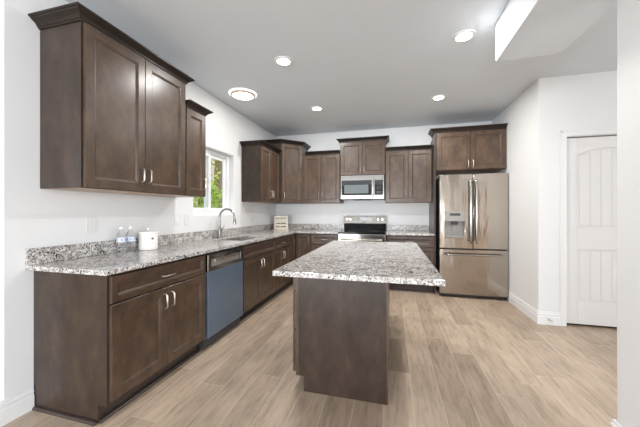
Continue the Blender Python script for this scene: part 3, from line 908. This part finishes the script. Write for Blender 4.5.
# ------------------------------------------------------------------ island
ix0, ix1, iy0, iy1 = 1.5545, 2.465, 1.4666, 3.1855
bx0, bx1, by0, by1 = 1.580, 2.178, 1.852, 3.15
r = thing('kitchen_island', 'freestanding dark wood island base with drawers on its left side', 'island', (0, 0, 0))
MB().box(bx0, bx1 - 0.004, by0 + 0.012, by1, TOE, CB - 0.001).build('island_body', 'wood_flat', r, bevel=0.001)
MB().box(bx0 + 0.06, bx1 - 0.02, by0 + 0.03, by1 - 0.02, 0.0005, TOE - 0.0005).build('toe_kick', 'toe', r)
MB().prism([(bx0 + 0.039, 0.0005), (bx0 + 0.039, TOE), (bx0 - 0.0005, TOE), (bx0 - 0.0005, CB - 0.001), (bx1, CB - 0.001), (bx1, 0.0005)], by0, by0 + 0.0115, 'Y').build('end_panel', 'wood_flat', r, bevel=0.001)
MB().box(bx1 - 0.0035, bx1 + 0.010, by0 + 0.0005, by1, 0.0005, CB - 0.001).build('back_panel', 'wood', r, bevel=0.001)
for ya, yb in ((by0, by0 + 0.03), (by1 - 0.03, by1)):
    MB().box(bx0 - 0.019, bx0 - 0.0008, ya, yb, TOE, CB - 0.001).build('face_frame', 'wood', r)
def island_front(y0, y1, z0, z1, nm, pull, fw):
    o = front_mesh(y0, y1, z0, z1, 0, fw=fw, t=0.028).move(lambda x, y, z: (bx0 - 0.020 + y, x, z)).move(lambda x, y, z: (x, y0 + y1 - y, z)).build(nm, 'wood_h' if nm == 'drawer' else 'wood', r)
    p = pull_mesh(pull[0], pull[1], 0, nm == 'door').move(lambda x, y, z: (bx0 - 0.048 + y, x, z)).build('handle', 'nickel', o, smooth=40)
for ya, yb in ((by0 + 0.02, by0 + 0.46),):
    for z0, z1 in ((0.692, 0.866), (0.422, 0.684), (0.120, 0.414)):
        island_front(ya, yb, z0, z1, 'drawer', ((ya + yb) / 2, (z0 + z1) / 2), 0.04)
ya, yb = by0 + 0.47, by1 - 0.012
island_front(ya, yb, 0.706, 0.866, 'drawer', ((ya + yb) / 2, 0.786), 0.04)
ym = (ya + yb) / 2
island_front(ya, ym - 0.002, 0.120, 0.698, 'door', (ym - 0.035, 0.60), 0.058)
island_front(ym + 0.002, yb, 0.120, 0.698, 'door', (ym + 0.035, 0.60), 0.058)
r = thing('island_countertop', 'large rectangular speckled granite slab on top of the island', 'countertop', (0, 0, 0), 0, 'granite countertops')
MB().box(ix0, ix1, iy0, iy1, CB, CT).build('counter_slab', 'granite', r, bevel=0.004)

# ------------------------------------------------------------------ ceiling lights
def can(loc, label):
    r = thing('recessed_light', label, 'ceiling light', loc, 0, 'recessed ceiling lights')
    MB().lathe([(0.063, 0.001), (0.074, 0), (0.087, 0.001), (0.090, 0.004), (0.090, 0.0085), (0.063, 0.0085), (0.063, 0.001)], (0, 0, -0.009), 36).build('trim_ring', 'white', r, smooth=40)
    MB().lathe([(0, 0), (0.0625, 0), (0.0625, 0.003), (0, 0.003)], (0, 0, -0.006), 36).build('diffuser', 'lamp', r)
    l = bpy.data.lights.new('lamp_light', 'AREA')
    l.shape, l.size, l.energy, l.color = 'DISK', 0.14, CAN_POWER, (1.0, 0.98, 0.95)
    lo = bpy.data.objects.new('lamp_light', l); COL.objects.link(lo)
    lo.parent = r; lo.location = (0, 0, -0.0115)
    return r
can((1.178, 2.576, ZC), 'round recessed ceiling light nearest the large left wall cabinet')
can((1.167, 3.880, ZC), 'round recessed ceiling light nearest the microwave and back wall')
can((2.800, 3.900, ZC), 'round recessed ceiling light nearest the refrigerator')
can((2.803, 2.589, ZC), 'round recessed ceiling light beside the dropped soffit corner')
r = thing('ceiling_disc_light', 'large round disc ceiling light with tan ring, over the sink', 'ceiling light', (0.393, 3.171, ZC))
MB().lathe([(0, 0), (0.168, 0), (0.176, 0.006), (0.176, 0.0115), (0, 0.0115)], (0, 0, -0.012), 48).build('base_plate', 'rim', r, smooth=40)
MB().lathe([(0.132, 0), (0.144, 0), (0.147, 0.004), (0.147, 0.018), (0.132, 0.018), (0.132, 0)], (0, 0, -0.031), 48).build('ring', 'brass', r, smooth=40)
MB().lathe([(0, 0), (0.08, 0.001), (0.120, 0.004), (0.131, 0.008), (0.131, 0.012), (0, 0.012)], (0, 0, -0.034), 48).build('diffuser', 'tube', r, smooth=60)
l = bpy.data.lights.new('lamp_light', 'AREA')
l.shape, l.size, l.energy, l.color = 'DISK', 0.26, 0.5, (1.0, 0.98, 0.95)
lo = bpy.data.objects.new('lamp_light', l); COL.objects.link(lo); lo.parent = r; lo.location = (0, 0, -0.045)

# ------------------------------------------------------------------ small things
def outlet(label, loc, rz, kind):
    r = thing('wall_outlet' if kind == 'outlet' else 'light_switch', label, 'outlet' if kind == 'outlet' else 'switch', loc, rz, 'cover plates on the walls')
    MB().box(-0.037, 0.037, -0.0065, -0.001, -0.0585, 0.0585).build('cover_plate', 'plate', r, bevel=0.003)
    if kind == 'outlet':
        for dz in (-0.021, 0.021):
            rc = MB().prism([(0.0165 * math.cos(a) * 1.0, dz + max(-0.0125, min(0.0125, 0.0165 * math.sin(a)))) for a in [2 * PI * k / 20 for k in range(20)]], -0.0085, -0.0068, 'Y').build('receptacle', 'white', r)
            MB().box(-0.0075, -0.0055, -0.0089, -0.0086, dz - 0.001, dz + 0.007).box(0.0055, 0.0075, -0.0089, -0.0086, dz - 0.001, dz + 0.007).lathe([(0.002, 0), (0.002, 0.0003)], (0, -0.0089, dz - 0.007), 10, 'Y').build('slots', 'slot', rc)
    else:
        MB().box(-0.017, 0.017, -0.009, -0.0068, -0.033, 0.033).build('rocker', 'white', r, bevel=0.002)
    return r
outlet('white wall outlet left of the water bottles, above the granite', (0, 1.62, 1.150), PI / 2, 'outlet')
outlet('white rocker switch plate above the counter, left of its twin near the window', (0, 2.497, 1.165), PI / 2, 'switch')
outlet('white wall outlet just below the window corner, right of a switch plate', (0, 2.635, 1.160), PI / 2, 'outlet')
outlet('white wall outlet on the left wall between window and back corner', (0, 4.12, 1.15), PI / 2, 'outlet')
outlet('white wall outlet on the back wall just right of the cream sign', (0.375, YB, 1.140), 0, 'outlet')
outlet('white wall outlet on the back wall just left of the range', (1.048, YB, 1.135), 0, 'outlet')
outlet('white wall outlet on the back wall left of the refrigerator panel', (2.695, YB, 1.135), 0, 'outlet')

# canister
r = thing('canister', 'white lidded ceramic canister beside the water bottles', 'canister', (0.125, 2.015, CT + 0.0005))
MB().lathe([(0.068, 0), (0.073, 0.004), (0.074, 0.02), (0.074, 0.138), (0.072, 0.142), (0, 0.142)], (0, 0, 0), 36).build('jar', 'ceramic', r, smooth=35)
ld = MB().lathe([(0.077, 0), (0.078, 0.004), (0.077, 0.014), (0.06, 0.021), (0.012, 0.025), (0, 0.025)], (0, 0, 0.1425), 36).build('lid', 'ceramic', r, smooth=35)
MB().lathe([(0.006, 0), (0.006, 0.008), (0.012, 0.014), (0.012, 0.02), (0.006, 0.025), (0, 0.025)], (0, 0, 0.1675), 16).build('knob', 'ceramic', ld, smooth=40)
# hanging tag with a dark heart, facing the camera
ta = math.atan2(-2.015, 2.2 - 0.125) + 0.42
tg = MB().box(-0.026, 0.026, -0.0785, -0.0765, 0.072, 0.126).rot_z(ta + PI / 2).build('tag', 'white', r, bevel=0.001)
hp = [(0.011 * (16 * math.sin(a) ** 3) / 16, 0.101 + 0.011 * (13 * math.cos(a) - 5 * math.cos(2 * a) - 2 * math.cos(3 * a) - math.cos(4 * a)) / 16) for a in [2 * PI * k / 24 for k in range(24)]]
MB().prism(hp, -0.0795, -0.0787, 'Y').rot_z(ta + PI / 2).build('heart_print', 'ink', tg)
# bottles
def bottle(label, x, y):
    r = thing('water_bottle', label, 'bottle', (x, y, CT + 0.0005), 0, 'water bottles on the counter')
    MB().lathe([(0.026, 0), (0.0315, 0.005), (0.0325, 0.015), (0.031, 0.03), (0.0325, 0.045), (0.031, 0.06), (0.0325, 0.075), (0.0325, 0.125), (0.031, 0.135), (0.024, 0.158), (0.014, 0.176), (0.0125, 0.182), (0.0125, 0.192), (0, 0.192)], (0, 0, 0), 24).build('bottle_body', 'clear', r, smooth=50)
    MB().lathe([(0.0145, 0), (0.0148, 0.002), (0.0148, 0.014), (0.013, 0.016), (0, 0.016)], (0, 0, 0.1922), 20).build('cap', 'white', r, smooth=40)
    lb = MB().lathe([(0.0332, 0), (0.0337, 0), (0.0337, 0.036), (0.0332, 0.036), (0.0332, 0)], (0, 0, 0.088), 28).build('label', 'label', r, smooth=50)
    m = MB()
    for k in range(28):
        if k % 4 in (0, 1):
            a0, a1 = 2 * PI * k / 28, 2 * PI * (k + 0.9) / 28
            m.prism([(0.0339 * math.cos(a0), 0.0339 * math.sin(a0)), (0.0339 * math.cos(a1), 0.0339 * math.sin(a1)), (0.0342 * math.cos(a1), 0.0342 * math.sin(a1)), (0.0342 * math.cos(a0), 0.0342 * math.sin(a0))], 0.098, 0.114)
    m.build('label_print', 'blue_ink', lb)
bottle('clear water bottle, the one nearer the outlet', 0.080, 1.800)
bottle('clear water bottle, the one nearer the white canister', 0.092, 1.872)

# cream sign with small dark lettering, on a tray
sa = math.atan2(-4.83, 2.21 - 0.2) + PI / 2
r = thing('countertop_sign', 'cream square sign with rows of dark script, in the counter corner', 'sign', (0.225, 4.83, CT + 0.0005), sa)
bo = MB().box(-0.130, 0.130, -0.016, 0.012, 0.006, 0.262).build('board', 'cream', r, bevel=0.012)
MB().box(-0.150, 0.150, -0.085, 0.040, 0.0, 0.0055).build('base', 'cream', r, bevel=0.002)
random.seed(4)
def scribble(x0, x1, z, amp, rr, step=0.006):
    pts = []
    n = int((x1 - x0) / step)
    for k in range(n + 1):
        pts.append((x0 + (x1 - x0) * k / n, -0.0172, z + (amp if k % 2 else -amp) * random.uniform(0.5, 1.2)))
    MB().tube(pts, rr, 5).build('lettering', 'ink', bo)
for a, b in ((-0.09, -0.04), (-0.025, 0.03), (0.042, 0.095)):
    scribble(a, b, 0.213, 0.013, 0.0042)
for a, b in ((-0.085, -0.02), (0.0, 0.085)):
    scribble(a, b, 0.118, 0.009, 0.0062)
for a, b in ((-0.09, -0.03), (0.0, 0.09)):
    scribble(a, b, 0.058, 0.010, 0.0066)
MB().box(-0.095, 0.095, -0.0172, -0.0158, 0.084, 0.092).build('painted_line', 'white', bo)
r = thing('small_tray', 'low oval cream dish lying right of the cream sign', 'dish', (0.465, 4.93, CT + 0.0005))
MB().lathe([(0.05, 0), (0.075, 0.004), (0.09, 0.014), (0.087, 0.015), (0.07, 0.007), (0, 0.006)], (0, 0, 0), 28).build('dish', 'cream', r, smooth=50)

# door stop on the baseboard
r = thing('door_stop', 'small spring door stop on the baseboard left of the door', 'door stop', (3.885, YC - 0.0175, 0.062))
MB().lathe([(0.012, 0), (0.012, 0.004), (0.006, 0.006), (0.006, 0.055), (0, 0.055)], (0, 0, 0), 14).move(lambda x, y, z: (x + z * 0.35, -z, y - z * 0.12)).build('spring', 'nickel', r, smooth=40)
MB().lathe([(0.008, 0), (0.009, 0.004), (0.009, 0.012), (0.006, 0.016), (0, 0.016)], (0, 0, 0), 14).move(lambda x, y, z: (x + 0.0195 + z * 0.35, -0.0555 - z, y - 0.0066 - z * 0.12)).build('rubber_tip', 'white', r, smooth=40)

# ------------------------------------------------------------------ outside the window
hill = MB()
pts = []
NX, NY = 14, 18
grid = [[None] * (NY + 1) for _ in range(NX + 1)]
random.seed(9)
for i in range(NX + 1):
    for j in range(NY + 1):
        x = -0.4 - i * 0.9
        y = -2 + j * 0.9
        z = -0.25 + max(0, (-x - 2.4)) * 0.85 + random.uniform(-0.08, 0.08)
        grid[i][j] = hill.bm.verts.new((x, y, z))
for i in range(NX):
    for j in range(NY):
        hill.bm.faces.new((grid[i][j], grid[i][j + 1], grid[i + 1][j + 1], grid[i + 1][j]))
struct('ground_outside', hill, 'soil', smooth=60)
def foliage(c, rad, n, size, seed):
    rnd = random.Random(seed); m = MB()
    for _ in range(n):
        while True:
            v = Vector((rnd.uniform(-1, 1), rnd.uniform(-1, 1), rnd.uniform(-1, 1)))
            if 0.3 < v.length < 1: break
        p = Vector((c[0] + v.x * rad[0], c[1] + v.y * rad[1], c[2] + v.z * rad[2]))
        a, b = Vector((rnd.gauss(0, 1), rnd.gauss(0, 1), rnd.gauss(0, 1))).normalized(), Vector((rnd.gauss(0, 1), rnd.gauss(0, 1), rnd.gauss(0, 1)))
        b = (b - a * b.dot(a)).normalized()
        s = size * rnd.uniform(0.6, 1.3)
        m.face([p + a * s, p + b * s * 0.45, p - a * s, p - b * s * 0.45])
    return m
def shrub(label, x, y, zg, h, rad, mat, n, seed, kind='shrub', trunk_r=0.04):
    r = thing(kind, label, 'tree' if kind == 'tree' else 'shrub', (x, y, zg))
    MB().tube([(0, 0, 0), (0.02, 0.03, h * 0.4), (-0.03, 0.0, h * 0.85)], [trunk_r, trunk_r * 0.8, trunk_r * 0.35], 9).build('trunk', 'bark', r, smooth=50)
    foliage((0, 0, h * (0.62 if kind == 'shrub' else 0.8)), (rad, rad, h * (0.42 if kind == 'shrub' else 0.3)), n, 0.055, seed).build('foliage', mat, r)
    return r
shrub('bright yellow-green shrub seen at the lower left of the window', -1.6, 4.95, -0.25, 2.1, 0.62, 'leafA', 1700, 1)
shrub('tree with thick brown trunk and green crown outside the window', -3.3, 8.3, 0.3, 4.6, 1.1, 'leafB', 900, 2, 'tree', 0.42)
shrub('green shrub at the upper left of the right window pane', -2.2, 5.75, -0.1, 3.4, 0.42, 'leafA', 700, 5)
shrub('low shrub with dry orange leaves on the bank outside the window', -2.0, 6.6, -0.25, 1.7, 0.34, 'leafC', 500, 3)
r = thing('boulder', 'pale rock on the bank outside the window', 'rock', (-4.3, 10.6, 1.5))
bmx = MB()
bmesh.ops.create_icosphere(bmx.bm, subdivisions=3, radius=0.9)
random.seed(2)
bmx.move(lambda x, y, z: (x * 1.2 + 0.12 * math.sin(5 * y), y + 0.12 * math.sin(4 * z + 1), z * 0.9 + 0.1 * math.sin(6 * x)))
bmx.build('rock', 'rock', r, smooth=60)
